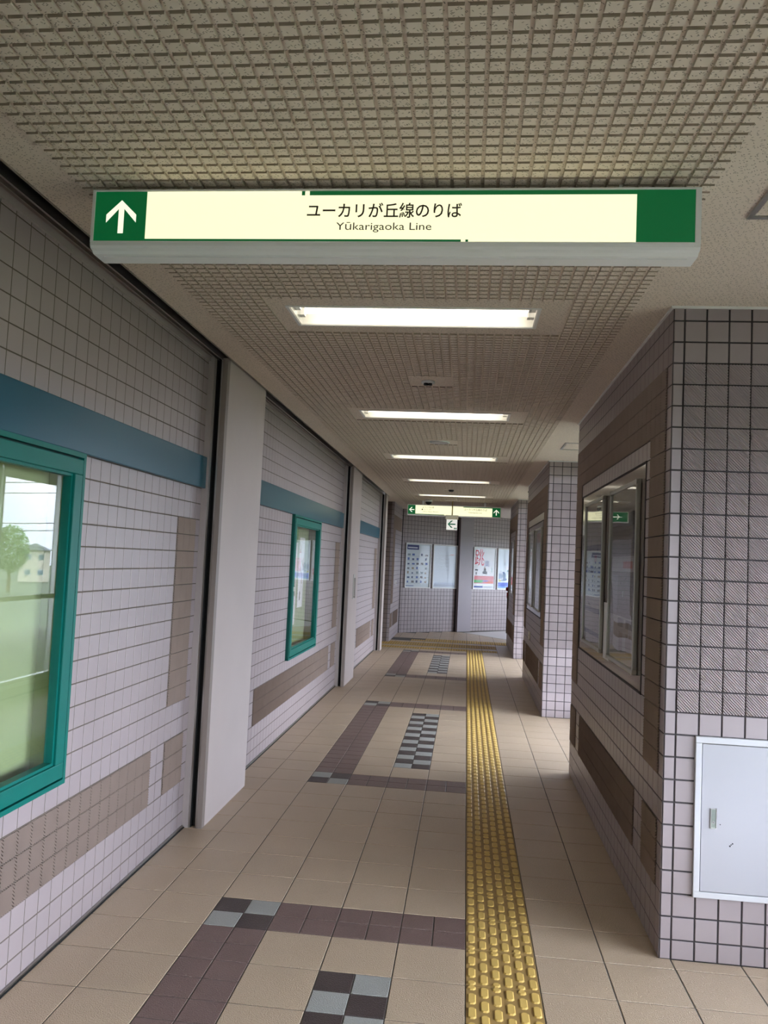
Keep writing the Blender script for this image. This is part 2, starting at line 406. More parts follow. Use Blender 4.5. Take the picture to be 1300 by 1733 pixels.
# ================================================================== SETTING
# ---- floor
fb = MB(); fb.box(-3.6, 5.2, -7.0, 18.6, -0.20, -0.0022, 'floor_grout')
floor = struct(fb.build('floor'), 'beige tiled corridor floor with brown and chequered inlays')
ff = Field(floor, 300, 70)
T = 0.3; G = 0.0055
def flat(kind, x0, x1, y0, y1, name='floor_tile', g=G, hide=False):
    w_, h_ = x1-x0-g, y1-y0-g
    if w_ < 0.01 or h_ < 0.01: return
    key, t = tpl(kind, w_, h_, 0.006)
    mw = Matrix.Translation(((x0+x1)/2, (y0+y1)/2, -0.006))
    ff.put(name, key, t, mw, w_, h_, hide)
PAT = {}
for base in (0, -19, -38):
    for r in range(12): PAT[base+r] = r
YEL = {-40: 'dot', -42: 'dot', -43: 'dot', -45: 'bar', -46: 'bar'}      # cross band rows
cols = list(range(-6, 13))
for r in range(-53, 9):
    y1 = -0.3*r; y0 = y1-0.3
    for c in cols:
        x0, x1 = 0.3*c, 0.3*(c+1)
        if c == 0 and -40 < r: continue
        if r in YEL and -6 <= c <= (1 if r > -45 else 2): continue
        x0 = max(x0, XL)
        if (x0+x1)/2 > (XO-0.02 if y0 > -0.25 else 2.48): continue
        yc = (y0+y1)/2; xc = (x0+x1)/2
        spans = [(y0, y1)]
        if x0 > XP-0.1:
            for a, b in ((-0.211, 2.905), (5.36, 8.50), (10.95, 13.48)):
                spans = [q for p in spans for q in ((p[0], min(p[1], a)), (max(p[0], b), p[1])) if q[1]-q[0] > 0.02]
            if not spans: continue
        if yc > 15.9-(xc+0.1)*1.2+0.35 and xc > -0.1: continue
        if yc > 14.9+(xc+1.6)*0.9: continue
        pr = PAT.get(r)
        k = 'floor_beige'
        if pr is not None:
            strip = pr in (0, 11)
            if c == -4 and strip:
                a = ('floor_dark', 'floor_grey'); par = 0 if pr == 0 else 1
                for i in range(2):
                    for j in range(2):   # j = 0 far
                        flat(a[(i+j+par) % 2], x0+0.15*i, x0+0.15*(i+1), y1-0.15*(j+1), y1-0.15*j)
                continue
            if (c == -4) or (c in (-3, -2, -1) and strip):
                for i in range(2):
                    for j in range(2): flat('floor_brown', x0+0.15*i, x0+0.15*(i+1), y1-0.15*(j+1), y1-0.15*j)
                continue
            if c == -2 and 2 <= pr <= 9:
                a = ('floor_dark', 'floor_grey')
                for i in range(2):
                    for j in range(2): flat(a[(i+j) % 2], x0+0.15*i, x0+0.15*(i+1), y1-0.15*(j+1), y1-0.15*j)
                continue
        for a, b in spans: flat(k, x0, x1, a, b)
ff.done('floor_tiles_beyond')
# concourse floor beyond the oblique joint
cb = MB(); ang42 = math.atan2(0.9, 1.0)
cb.poly([(-0.08, 15.88, 0.0005), (0.95, 14.57, 0.0005), (1.7, 13.6, 0.0005), (5.0, 13.6, 0.0005), (5.0, 18.4, 0.0005), (2.1, 18.3, 0.0005)], 'floor_smooth')
cb.poly([(-0.10, 15.87, 0.0008), (0.93, 14.56, 0.0008), (0.95, 14.57, 0.0008), (-0.08, 15.88, 0.0008)], 'black')
o = cb.build('concourse_floor', floor)

# ---- tactile paving: tiles with raised lozenge bars
def bump_tpl(wd, ln, h=0.0042):
    b = MB(); i = b.mi('tactile_bump'); c = 0.009
    def ring(x, y, cc, z): return [(-x+cc, -y, z), (x-cc, -y, z), (x, -y+cc, z), (x, y-cc, z), (x-cc, y, z), (-x+cc, y, z), (-x, y-cc, z), (-x, -y+cc, z)]
    b.v = ring(wd/2, ln/2, c, 0)+ring(wd/2-0.004, ln/2-0.005, c*0.8, h)
    b.f = [tuple(range(8, 16))]+[(k, (k+1) % 8, 8+(k+1) % 8, 8+k) for k in range(8)]; b.m = [i]*9
    return b
BF, BH = bump_tpl(0.033, 0.078), bump_tpl(0.033, 0.036)
MF, MH = BF.mesh('bar'), BH.mesh('bar')
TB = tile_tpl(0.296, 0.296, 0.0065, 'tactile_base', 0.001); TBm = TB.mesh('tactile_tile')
def tactile(x0, y0, fine, rot=0):
    t = link('tactile_tile', TBm, floor, (x0+0.15, y0+0.15, -0.006), (0, 0, rot))
    mb = MB()
    for q in range(6):
        x = -0.125+0.05*q
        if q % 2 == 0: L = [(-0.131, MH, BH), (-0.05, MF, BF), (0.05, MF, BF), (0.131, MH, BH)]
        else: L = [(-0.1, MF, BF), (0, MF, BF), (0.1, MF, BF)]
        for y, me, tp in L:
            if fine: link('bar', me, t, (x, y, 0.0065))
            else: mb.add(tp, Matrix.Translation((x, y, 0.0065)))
    if not fine: mb.build('bars', t)['kind'] = 'stuff'
k = 0
for r in range(5, -40, -1):
    tactile(0, -0.3*r-0.3, -8 <= r <= 4)
for r in YEL:
    for c in range(-6, 2 if r > -45 else 3):
        if r == -45 and c < -4: continue
        if r == -46 and c < -3: continue
        tactile(0.3*c, -0.3*r-0.3, False, 0 if c < 1 else math.pi/2*0)

# ---- ceiling with light openings
LY = [-5.4, -2.7, 0.0, 2.7, 5.4, 8.1, 10.75]
LX0, LX1, LHY = -0.99, 0.235, 0.15
holes = [(LX0, LX1, y-LHY, y+LHY) for y in LY]
ce = MB()
holed(ce, H, H+0.02, -1.60, 5.2, -7.0, 18.6, holes, 'ceiling_plain', 2)
ce.box(-3.6, -1.60, 11.32, 18.6, H, H+0.02, 'ceiling_plain')
ce.box(-3.6, 5.2, -7.0, 18.6, H+0.30, H+0.34, 'black')
ceiling = struct(ce.build('ceiling'), 'flecked acoustic board ceiling with a field of raised pads')
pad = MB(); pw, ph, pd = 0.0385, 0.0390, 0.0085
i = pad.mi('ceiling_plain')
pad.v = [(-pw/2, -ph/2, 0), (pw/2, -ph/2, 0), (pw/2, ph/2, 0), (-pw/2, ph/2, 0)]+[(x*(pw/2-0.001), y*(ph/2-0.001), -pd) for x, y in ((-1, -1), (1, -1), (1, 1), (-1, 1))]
pad.f = [(7, 6, 5, 4)]+[(q, 4+q, 4+(q+1) % 4, (q+1) % 4) for q in range(4)]; e_, s_ = pad.mi('pad_side_shaded'), pad.mi('pad_side_lit'); pad.m = [i, e_, s_, e_, s_]  # side colours carry painted shade on Y faces, painted light on X faces
cf = Field(ceiling, 300, 40)
PANELS = [(-1.10, 0.36, y-0.29, y+0.29) for y in LY]+[(-0.52, -0.22, y-0.15, y+0.15) for y in (1.42, 4.15, 9.5)]
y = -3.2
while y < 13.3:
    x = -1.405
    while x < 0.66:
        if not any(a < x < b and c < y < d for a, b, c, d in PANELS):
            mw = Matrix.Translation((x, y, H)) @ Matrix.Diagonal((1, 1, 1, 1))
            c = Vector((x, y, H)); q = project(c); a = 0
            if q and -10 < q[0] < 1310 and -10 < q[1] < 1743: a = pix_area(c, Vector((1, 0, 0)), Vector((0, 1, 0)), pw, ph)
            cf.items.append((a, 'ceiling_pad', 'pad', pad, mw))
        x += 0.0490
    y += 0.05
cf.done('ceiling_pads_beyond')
# shutter slot along the left edge of the ceiling
sl = MB()
sl.box(-1.604, -1.600, -7.0, 11.32, H-0.006, H+0.30, 'rail_brown')
sl.box(-1.660, -1.652, -7.0, 11.0, H-0.012, H+0.30, 'steel')
sl.box(-1.735, -1.660, -7.0, 11.0, H+0.012, H+0.02, 'rail_brown')
sl.box(-1.76, -1.735, -7.0, 11.0, H-0.02, H+0.06, 'rail_pink')
sl.box(-1.70, -1.694, -7.0, 11.0, H-0.004, H+0.012, 'steel')
o = struct(sl.build('trim_1'), 'dark shutter slot running along the edge of the ceiling')

# ---- left wall: three tiled bays between plain pilasters
BAYS = [dict(y0=-7.0, y1=0.91, t0=-1.775, off=0.025, case=(-2.08, -0.68), low=(-9, 0.285), strip=(0.525, 0.825)),
        dict(y0=1.87, y1=6.58, t0=1.87, off=0.05, case=(3.55, 4.95), low=(2.45, 5.95), strip=(6.15, 6.45)),
        dict(y0=7.48, y1=10.97, t0=7.48, off=0.0, case=None, low=(8.5, 10.3), strip=(10.5, 10.8))]
CZ = (0.70, 2.10)
for bi, B in enumerate(BAYS):
    b = MB(); hl = []
    if B['case']: hl = [(B['case'][0]+0.02, B['case'][1]-0.02, CZ[0]+0.02, CZ[1]-0.02)]
    holed(b, XL-0.12, XL-0.0016, B['y0'], B['y1'], 0, H+0.3, hl, 'grout_left', 0)
    wl = struct(b.build('wall_left'), ['mauve tiled wall bay with a wide green-framed display case, beside the camera', 'mauve tiled wall bay between the first and second pilasters', 'mauve tiled wall bay between the second and third pilasters'][bi])
    fl = Field(wl, 300, 70)
    us = joints(B['t0'], B['y1'], B['off']+math.floor(B['t0']*10)/10-0.1, 0.1); vs = joints(0.012, 2.97, 0.1, 0.1)
    def kind(u, v, B=B):
        cs = B['case']
        if cs and cs[0] < u < cs[1] and CZ[0] < v < CZ[1]: return None
        if 2.1 < v < 2.3: return None
        rb = 'ribl' if bi < 2 else 'ribfar'
        if B['strip'][0] < u < B['strip'][1] and (0.8 < v < 1.9 or 0.3 < v < 0.6): return rb
        if B['low'][0] < u < B['low'][1] and 0.3 < v < 0.6: return rb
        return 'tile'
    wall_tiles(fl, (1, 0, 0), (XL-0.007, 0, 0), us, vs, kind, gap=0.0055, th=0.007)
    fl.done('wall_tiles_beyond')
    # blue metal band
    yb0 = max(B['y0'], -3.5); m = MB(); m.box(XL+0.0005, XL+0.024, yb0, B['y1']+0.004, 2.1005, 2.2995, 'blue_band')
    o = m.build('fascia_band'); bv = o.modifiers.new('b', 'BEVEL'); bv.width = 0.004; bv.segments = 2
    tag(o, ['blue metal band on the tiled wall above the nearest display case', 'blue metal band above the display case with photo sheets', 'short blue metal band on the farthest left wall bay'][bi], 'wall band', 'blue bands on the left wall')
    m = MB(); m.box(XL-0.02, XL+0.010, B['y0'], B['y1'], -0.003, 0.014, 'steel'); m.box(XL+0.010, XL+0.016, B['y0'], B['y1'], -0.003, 0.004, 'black')
    struct(m.build('baseboard_left'), 'thin grimy metal strip at the foot of the tiled bay')
# pilasters with shutter guide rails
PIL = [(0.95, 1.87), (6.62, 7.48), (11.01, 11.32)]
for k, (a, c) in enumerate(PIL):
    b = MB(); b.box(XL-0.12, -1.62, a+0.012, c, 0, H+0.005, 'plaster')
    p = struct(b.build('wall_left_pilaster'), ['pale plastered pilaster after the nearest display case', 'pale plastered pilaster with a pull handle', 'narrow pale pilaster at the mouth of the side passage'][k])
    m = MB(); y0, y1 = a-0.04, a+0.012
    m.box(-1.750, -1.708, y0, y1, 0, H+0.02, 'rail_pink'); q = m.build('rail_cheek', p)
    m = MB(); m.box(-1.708, -1.696, y0+0.006, y1, 0, H+0.02, 'steel'); m.box(-1.664, -1.652, y0+0.006, y1, 0, H+0.02, 'steel'); m.build('rail_lip', p)
    m = MB(); m.box(-1.698, -1.662, y0+0.045, y1, 0, H+0.02, 'black'); m.box(-1.696, -1.695, y0+0.012, y1, 0, H, 'black'); m.box(-1.665, -1.664, y0+0.012, y1, 0, H, 'black'); m.build('rail_slot', p)
    m = MB(); m.box(-1.652, -1.62, y0, y1, 0, H+0.003, 'rail_brown'); m.build('rail_cheek', p)
# pull handle on the second pilaster
t = thing('pull_handle', 'slim metal pull handle set on the second pilaster', 'handle', (-1.62, 7.08, 1.31))
m = MB(); m.box(0, 0.006, -0.07, 0.07, -0.17, 0.17, 'frame_alu'); m.build('plate', t)
m = MB(); m.box(0.006, 0.03, -0.015, 0.015, -0.12, 0.12, 'steel'); m.box(0.006, 0.034, -0.03, 0.03, -0.155, -0.125, 'steel'); m.build('grip', t)

# ---- right pillars
PIL_V = [0.0]+[0.0845+0.0994*k for k in range(29)]+[H]
def pz(k): return PIL_V[k]
def make_pillar(y0, y1, label, limit, cabinet, short=False):
    b = MB(); board = (y0+0.48, y1-0.36, PIL_V[11], PIL_V[23])
    if short: board = None
    b.box(XP+0.0005, XO+0.10, y0+0.002, y1-0.002, 0, H, 'grout_dark')
    P = struct(b.build('pillar'), label)
    fl = Field(P, limit, 45)
    # near face, normal -Y : u runs +X
    us = [XP, XP+0.050]+[XP+0.050+0.0993*k for k in range(1, 8)]+[XO+0.02]
    us = [q for q in us if q <= XO+0.021]
    def kf(u, v):
        if cabinet and 0.985 < u < 1.62 and 0.28 < v < 0.98: return None
        if u < XP+0.05: return 'tile'
        lo = 11 if cabinet else 8
        if PIL_V[lo] < v < PIL_V[27]: return 'rib'
        if not cabinet and PIL_V[3] < v < PIL_V[6]: return 'rib'
        return 'tile'
    wall_tiles(fl, (0, -1, 0), (0, y0+0.006, 0), us, PIL_V, kf, gap=0.0075, th=0.008)
    # corridor face, normal -X : u runs -Y
    js = joints(y0, y1, y0+0.078, 0.1); us = [-q for q in reversed(js)]
    A, E = y0+0.078, y1-0.03
    def ks(u, v):
        yy = -u
        if board and board[0] < yy < board[1] and board[2] < v < board[3]: return None
        if yy < A or yy > E: return 'tile'
        if v > PIL_V[27] or v < PIL_V[3]: return 'tile'
        if PIL_V[6] < v < PIL_V[8]: return 'tile'
        if v < PIL_V[6]:
            if yy < A+0.3 or yy > y1-0.35: return 'ribf'
            return 'ribf' if A+0.5 < yy < y1-0.55 else 'tile'
        if v > PIL_V[24] or yy < A+0.3 or yy > y1-0.35: return 'ribf'
        return 'tile'
    wall_tiles(fl, (-1, 0, 0), (XP+0.006, 0, 0), us, PIL_V, ks, gap=0.006, th=0.008)
    # far face
    us = [-(XO+0.02)]+[-(XO+0.02)+0.1*k for k in range(1, 8)]+[-XP]
    wall_tiles(fl, (0, 1, 0), (0, y1-0.006, 0), us, PIL_V, lambda u, v: 'tile', gap=0.0075)
    fl.done('pillar_tiles_beyond')
    if board:
        m = MB(); m.box(XP-0.0015, XP+0.02, board[0]+0.006, board[1]-0.006, board[2]+0.006, board[3]-0.006, 'panel_brown'); m.build('panel', P)
        m = MB(); holed(m, XP-0.006, XP+0.012, board[0]-0.004, board[1]+0.004, board[2]-0.004, board[3]+0.004, [(board[0]+0.006, board[1]-0.006, board[2]+0.006, board[3]-0.006)], 'grout_dark', 0); m.build('panel_edging', P)
    m = MB(); m.box(XP-0.012, XO, y0-0.012, y1+0.012, H-0.010, H+0.002, 'white_paint'); m.build('ceiling_trim', P)
    return P
make_pillar(-0.211, 2.905, 'tiled pillar with a grey metal cabinet door on its face', 300, True)
make_pillar(5.36, 8.50, 'second tiled pillar, with a cream socket plate low on its side', 200, False)
make_pillar(10.95, 13.48, 'farthest tiled pillar, with a red lamp at its far edge', 60, False, True)

# ---- outer wall with windows
b = MB(); wh = [(a, c, z, h) for a, c, x, z, h in WINS[1:]]
holed(b, XO, XO+0.10, -0.2, 13.48, 0, H+0.3, wh, 'outer_wall', 0)
struct(b.build('wall_right'), 'plain outer wall with window openings between the pillars')
b = MB(); holed(b, 2.5, 2.6, -7.0, -0.08, 0, H+0.3, [(WINS[0][0], WINS[0][1], WINS[0][3], WINS[0][4])], 'outer_wall', 0)
b.box(XO+0.10, 2.5, -0.2, -0.08, 0, H+0.3, 'outer_wall')
struct(b.build('wall_right'), 'outer wall of the open hall beside the camera')
for k, (a, c, x, z, WT) in enumerate(WINS):
    wn = struct(thing('window_%d' % (k+1), 'aluminium framed window onto daylight', 'window'), None); del wn['category']
    n = max(2, round((c-a)/1.2)); st = (c-a)/n
    m = MB(); m.box(x+0.02, x+0.08, a, c, z, z+0.05, 'aluminium'); m.box(x+0.02, x+0.08, a, c, WT-0.05, WT, 'aluminium')
    m.box(x-0.03, x+0.02, a, c, z-0.02, z+0.012, 'white_paint'); m.build('window_frame', wn)
    if k: m = MB(); m.box(x+0.0, x+0.085, a, c, 1.06, 1.11, 'white_paint'); m.build('transom', wn)
    for i in range(n+1):
        yy = a+st*i; m = MB(); m.box(x+0.025, x+0.075, max(a, yy-0.02), min(c, yy+0.02), z+0.05, WT-0.05, 'aluminium'); m.build('mullion', wn)
    for i in range(n):
        m = MB(); m.box(x+0.048, x+0.054, a+st*i+0.02, a+st*(i+1)-0.02, z+0.04, WT-0.04, 'window_glass'); m.build('pane', wn)
b = MB(); holed(b, -7.12, -7.0, -3.6, 5.2, 0, H+0.3, [(1.3, 2.3, 0.0, 2.15)], 'outer_wall', 1)
struct(b.build('wall_front'), 'entrance wall behind the camera with a glazed doorway')
wn = struct(thing('door_1', 'glazed doorway behind the camera', 'door')); del wn['category']
for i in range(2):
    m = MB(); m.box(1.27+i*1.0, 1.33+i*1.0, -7.09, -7.03, 0, 2.15, 'aluminium'); m.build('mullion', wn)
for i in range(1):
    m = MB(); m.box(1.33+i*1.0, 2.27+i*1.0, -7.063, -7.057, 0.02, 2.13, 'window_glass'); m.build('pane', wn)
# ---- far end: side passage, brown tiled return wall, oblique end wall
b = MB()
b.box(-3.6, -3.48, 11.2, 15.0, 0, H, 'outer_wall'); b.box(-3.6, -1.62, 11.30, 11.32, 0, H+0.02, 'plaster')
b.box(-3.5, -1.625, 12.726, 15.1, 0, H, 'grout_dark')
wfl = struct(b.build('wall_left_far'), 'tiled return wall beyond the side passage')
fl = Field(wfl, 120, 40)
us = joints(-3.4, -1.62, -3.38, 0.1)
wall_tiles(fl, (0, -1, 0), (0, 12.725, 0), us, PIL_V, lambda u, v: 'ribl' if -1.95 < u < -1.65 else 'tile', gap=0.007)
us = joints(12.72, 14.92, 12.80, 0.1)
wall_tiles(fl, (1, 0, 0), (-1.626, 0, 0), us, PIL_V, lambda u, v: 'ribl' if (PIL_V[24] < v < PIL_V[27] and u < 14.7) or (u < 13.1 and PIL_V[3] < v < PIL_V[27] and not PIL_V[6] < v < PIL_V[8]) or (PIL_V[3] < v < PIL_V[6] and 13.3 < u < 14.5) else 'tile', gap=0.006)
fl.done('far_tiles_beyond')
EN = Vector((math.sin(ang42), -math.cos(ang42), 0)); EU = Vector((math.cos(ang42), math.sin(ang42), 0)); E0 = Vector((-1.60, 14.90, 0))
def end_pt(s, d=0.0, z=0.0): return E0+EU*s+EN*d+Vector((0, 0, z))
EM = Matrix(((EU.x, 0, EN.x, E0.x), (EU.y, 0, EN.y, E0.y), (0, 1, 0, 0), (0, 0, 0, 1)))   # local x along wall, y up, z out
b = MB(); b.extrude([(-0.4, 0), (5.4, 0), (5.4, H), (-0.4, H)], lambda u, v, d: EM @ Vector((u, v, d)), -0.15, -0.003, 'grout_dark')
we = struct(b.build('wall_back'), 'oblique tiled end wall with framed posters')
fl = Field(we, 300, 25)
us = joints(0.0, 4.4, 0.05, 0.1)
PS = (1.74, 2.18)
wall_tiles(fl, EN, end_pt(0, -0.007), us, PIL_V, lambda u, v: None if PS[0] < u < PS[1] else 'tile', gap=0.0065)
fl.done('end_tiles_beyond')
b = MB(); b.extrude([(PS[0], 0), (PS[1], 0), (PS[1], H), (PS[0], H)], lambda u, v, d: EM @ Vector((u, v, d)), 0, 0.10, 'pilaster_grey')
b.extrude([(PS[0]-0.02, 0), (PS[0], 0), (PS[0], H), (PS[0]-0.02, H)], lambda u, v, d: EM @ Vector((u, v, d)), 0, 0.02, 'black')
struct(b.build('wall_back_pilaster'), 'plain grey pilaster dividing the end wall')
# concourse to the right of the far pillar: window wall that lets daylight in
b = MB()
holed(b, 4.9, 5.05, 13.0, 18.6, 0, H+0.3, [(14.2, 17.8, 1.0, 2.2)], 'outer_wall', 0)
b.box(XO, 5.0, 13.36, 13.48, 0, H+0.3, 'outer_wall'); b.box(-3.6, 5.2, 18.5, 18.6, 0, H+0.3, 'outer_wall')
struct(b.build('wall_right_far'), 'window wall of the side concourse')
portal(14.2, 17.8, 1.0, 2.2, 5.06)
wn = struct(thing('window_4', 'tall window of the side concourse', 'window')); del wn['category']
for i in range(5):
    m = MB(); yy = 14.2+0.9*i; m.box(4.95, 5.0, yy-0.03, yy+0.03, 1.0, 2.2, 'aluminium'); m.build('mullion', wn)
for i in range(4):
    m = MB(); m.box(4.972, 4.978, 14.23+0.9*i, 14.23+0.9*i+0.84, 1.0, 2.2, 'window_glass'); m.build('pane', wn)

# ================================================================== THINGS
# ---- recessed fluorescent lights
def ceiling_light(y, label):
    t = thing('ceiling_light', label, 'ceiling light', (0, y, H), group='recessed fluorescent ceiling lights')
    x0, x1, h = LX0, LX1, LHY
    m = MB(); dp = 0.095
    m.box(x0, x1, -h, h, dp, dp+0.01, 'reflector'); m.box(x0, x0+0.006, -h, h, 0, dp, 'reflector'); m.box(x1-0.006, x1, -h, h, 0, dp, 'reflector')
    m.box(x0, x1, -h, -h+0.006, 0, dp, 'reflector'); m.box(x0, x1, h-0.006, h, 0, dp, 'reflector'); m.build('reflector', t)
    m = MB(); holed(m, -0.004, 0.004, x0-0.014, x1+0.014, -h-0.014, h+0.014, [(x0+0.002, x1-0.002, -h+0.002, h-0.002)], 'white_paint', 2); m.build('trim_ring', t)
    for yy in (-0.058, 0.058):
        m = MB(); m.cyl((x0+0.045, yy, 0.045), 0.0150, x1-x0-0.09, 0, 'tube', 12); smooth(m.build('tube', t))
        for xx in (x0+0.006, x1-0.040):
            m = MB(); m.box(xx, xx+0.034, yy-0.022, yy+0.022, 0.018, dp, 'white_paint'); m.box(xx+0.010, xx+0.012, yy-0.0225, yy+0.0225, 0.016, 0.05, 'lock'); m.build('lamp_holder', t)
    return t
for y, l in zip(LY, ['recessed fluorescent ceiling light well behind the camera', 'recessed fluorescent ceiling light just out of frame overhead', 'largest recessed fluorescent ceiling light, just past the big green sign', 'second recessed fluorescent ceiling light past the big green sign', 'third recessed fluorescent ceiling light past the big green sign', 'fourth recessed fluorescent ceiling light past the big green sign', 'farthest recessed fluorescent ceiling light, above the small hanging arrow sign']):
    ceiling_light(y, l)

# ---- signs
def arrow_poly(cx, cy, s, rot):
    """station arrow, pointing up before rotation, overall height s"""
    wv = 0.46*s; th = 0.165*s
    P = [(0, 0.5*s), (wv, 0.5*s-wv*0.95), (wv, 0.5*s-wv*0.95-th*1.45), (th*0.5, 0.5*s-th*1.45-0.02*s), (th*0.5, -0.5*s), (-th*0.5, -0.5*s), (-th*0.5, 0.5*s-th*1.45-0.02*s), (-wv, 0.5*s-wv*0.95-th*1.45), (-wv, 0.5*s-wv*0.95)]
    c, sn = math.cos(rot), math.sin(rot)
    return [(cx+c*x-sn*y, cy+sn*x+c*y) for x, y in P]
def plate(parent, name, x0, x1, z0, z1, y, m, th=0.002):
    b = MB(); b.box(x0, x1, y, y+th, z0, z1, m); return b.build(name, parent)
def arrow(parent, cx, cz, s, rot, y, m):
    b = MB(); P = arrow_poly(cx, cz, s, rot)
    # concave outline: split into quads by hand
    q = [(0, 1, 2, 3), (0, 3, 6, 7), (0, 7, 8), (3, 4, 5, 6)]
    for f in q: b.poly([(P[i][0], y, P[i][1]) for i in f], m)
    for i in range(len(P)):
        j = (i+1) % len(P); b.poly([(P[i][0], y, P[i][1]), (P[i][0], y+0.001, P[i][1]), (P[j][0], y+0.001, P[j][1]), (P[j][0], y, P[j][1])], m)
    return b.build('arrow', parent)
# near sign: face plane Y=-1.40
S = thing('hanging_sign', 'big illuminated green and cream sign hanging across the corridor', 'sign', (0, -1.40, 0))
x0, x1, zb, zt, dp = -1.392, 0.638, 2.716, H-0.004, 0.145
m = MB()
prof = [(0.006, zb+0.012), (0.0, zb+0.020), (0.0, zb+0.032), (0.006, zb+0.034), (0.006, zt), (dp-0.006, zt), (dp-0.006, zb+0.034), (dp, zb+0.032), (dp, zb+0.020), (dp-0.006, zb+0.012), (dp-0.02, zb+0.008), (dp-0.03, zb+0.0), (0.03, zb+0.0), (0.02, zb+0.008)]
# housing: extruded profile along X
n = len(prof); k = m.mi('sign_housing')
m.v = [(x0, p[0], p[1]) for p in prof]+[(x1, p[0], p[1]) for p in prof]
m.f = [tuple(range(n)), tuple(reversed(range(n, 2*n)))]+[(i, n+i, n+(i+1) % n, (i+1) % n) for i in range(n)]; m.m = [k]*len(m.f)
m.build('housing', S)
m = MB(); holed(m, -0.002, 0.006, x0, x1, zb+0.030, zt, [(-1.382, 0.620, 2.751, 2.925)], 'sign_housing', 1); m.build('face_frame', S)
m = MB(); m.box(x0+0.03, x1-0.03, 0.045, dp-0.045, zb-0.004, zb+0.002, 'sign_housing'); m.build('lamp_cover', S)
plate(S, 'face', -1.382, 0.620, 2.751, 2.925, 0.0035, 'sign_white')
plate(S, 'green_panel', -1.382, -1.199, 2.751, 2.925, 0.0020, 'sign_green')
plate(S, 'green_panel', 0.438, 0.620, 2.751, 2.925, 0.0020, 'sign_green')
plate(S, 'green_bar', -0.632, 0.438, 2.911, 2.925, 0.0022, 'sign_green')
plate(S, 'green_bar', -0.659, -0.648, 2.911, 2.925, 0.0022, 'sign_green')
plate(S, 'green_bar', -1.199, -0.121, 2.751, 2.760, 0.0022, 'sign_green')
plate(S, 'green_bar', -0.106, -0.097, 2.751, 2.760, 0.0022, 'sign_green')
for xx in (-1.1, 0.35):
    m = MB(); m.box(xx, xx+0.05, 0.05, 0.09, zt-0.002, zt+0.034, 'sign_housing'); m.build('hanger', S)
S.location = (-0.00142, -1.46, 0.0400); S.scale = (0.9765,)*3
arrow(S, -1.287, 2.837, 0.116, 0, 0.0008, 'sign_arrow')
text_mesh('ユーカリが丘線のりば', 'sign_text', -0.638, -0.121, 2.832, 2.884, S, loc=(0, 0.0010, 0), rot=(RX, 0, 0), bold=0.012)
text_mesh('Yūkarigaoka Line', 'sign_text', -0.537, -0.219, 2.783, 2.818, S, loc=(0, 0.0010, 0), rot=(RX, 0, 0))
# far sign
S = thing('hanging_sign', 'distant illuminated green and cream sign above the end posters', 'sign', (0, 12.0, 0))
m = MB(); m.box(-1.29, 0.575, 0.004, 0.13, 2.625, 2.845, 'sign_housing'); m.build('housing', S)
plate(S, 'face', -1.28, 0.565, 2.645, 2.830, 0.002, 'sign_white')
plate(S, 'green_panel', -1.28, -1.13, 2.645, 2.830, 0.0, 'sign_green')
plate(S, 'green_panel', 0.405, 0.565, 2.645, 2.830, 0.0, 'sign_green')
plate(S, 'green_bar', -0.17, 0.405, 2.816, 2.830, 0.0, 'sign_green')
plate(S, 'green_bar', -1.13, -0.55, 2.645, 2.658, 0.0, 'sign_green')
arrow(S, -1.205, 2.738, 0.105, math.pi/2, -0.0012, 'sign_arrow'); arrow(S, 0.485, 2.738, 0.115, 0, -0.0012, 'sign_arrow')
for s, a, b_, c, d in (('ようこそ広場', -0.99, -0.76, 2.775, 2.810), ('エレベーター', -0.96, -0.80, 2.735, 2.762), ('Yōkoso Square Elevator', -0.99, -0.66, 2.692, 2.718), ('ユーカリが丘線のりば', -0.155, 0.30, 2.755, 2.800), ('Yūkarigaoka Line', -0.07, 0.20, 2.700, 2.732)):
    text_mesh(s, 'sign_text', a, b_, c, d, S, loc=(0, -0.0012, 0), rot=(RX, 0, 0))
plate(S, 'lift_symbol', -1.005, -0.980, 2.735, 2.760, -0.0012, 'sign_text')
for xx in (-1.0, 0.24):
    m = MB(); m.box(xx, xx+0.04, 0.04, 0.09, 2.845, H, 'sign_housing'); m.build('hanger', S)
# small arrow sign on a pole
S = thing('arrow_sign', 'small white square sign with green arrow hung on a thin pole', 'sign', (-0.385, 11.80, 0))
m = MB(); m.cyl((0, 0, 2.63), 0.012, H-2.63, 2, 'brass', 10); smooth(m.build('pole', S))
m = MB(); m.box(-0.15, 0.15, -0.02, 0.02, H-0.012, H-0.002, 'sign_housing'); m.build('ceiling_plate', S)
m = MB(); m.box(-0.125, 0.125, -0.035, 0.035, 2.555, 2.640, 'cream_plastic'); m.build('lamp_box', S)
m = MB(); m.box(-0.105, 0.105, -0.022, 0.022, 2.350, 2.556, 'exit_white'); m.build('plate', S)
arrow(S, -0.005, 2.462, 0.155, math.pi/2, -0.0235, 'exit_green')
for xx in (0.045, 0.075): plate(S, 'symbol', xx, xx+0.022, 2.365, 2.395, -0.0235, 'exit_green')

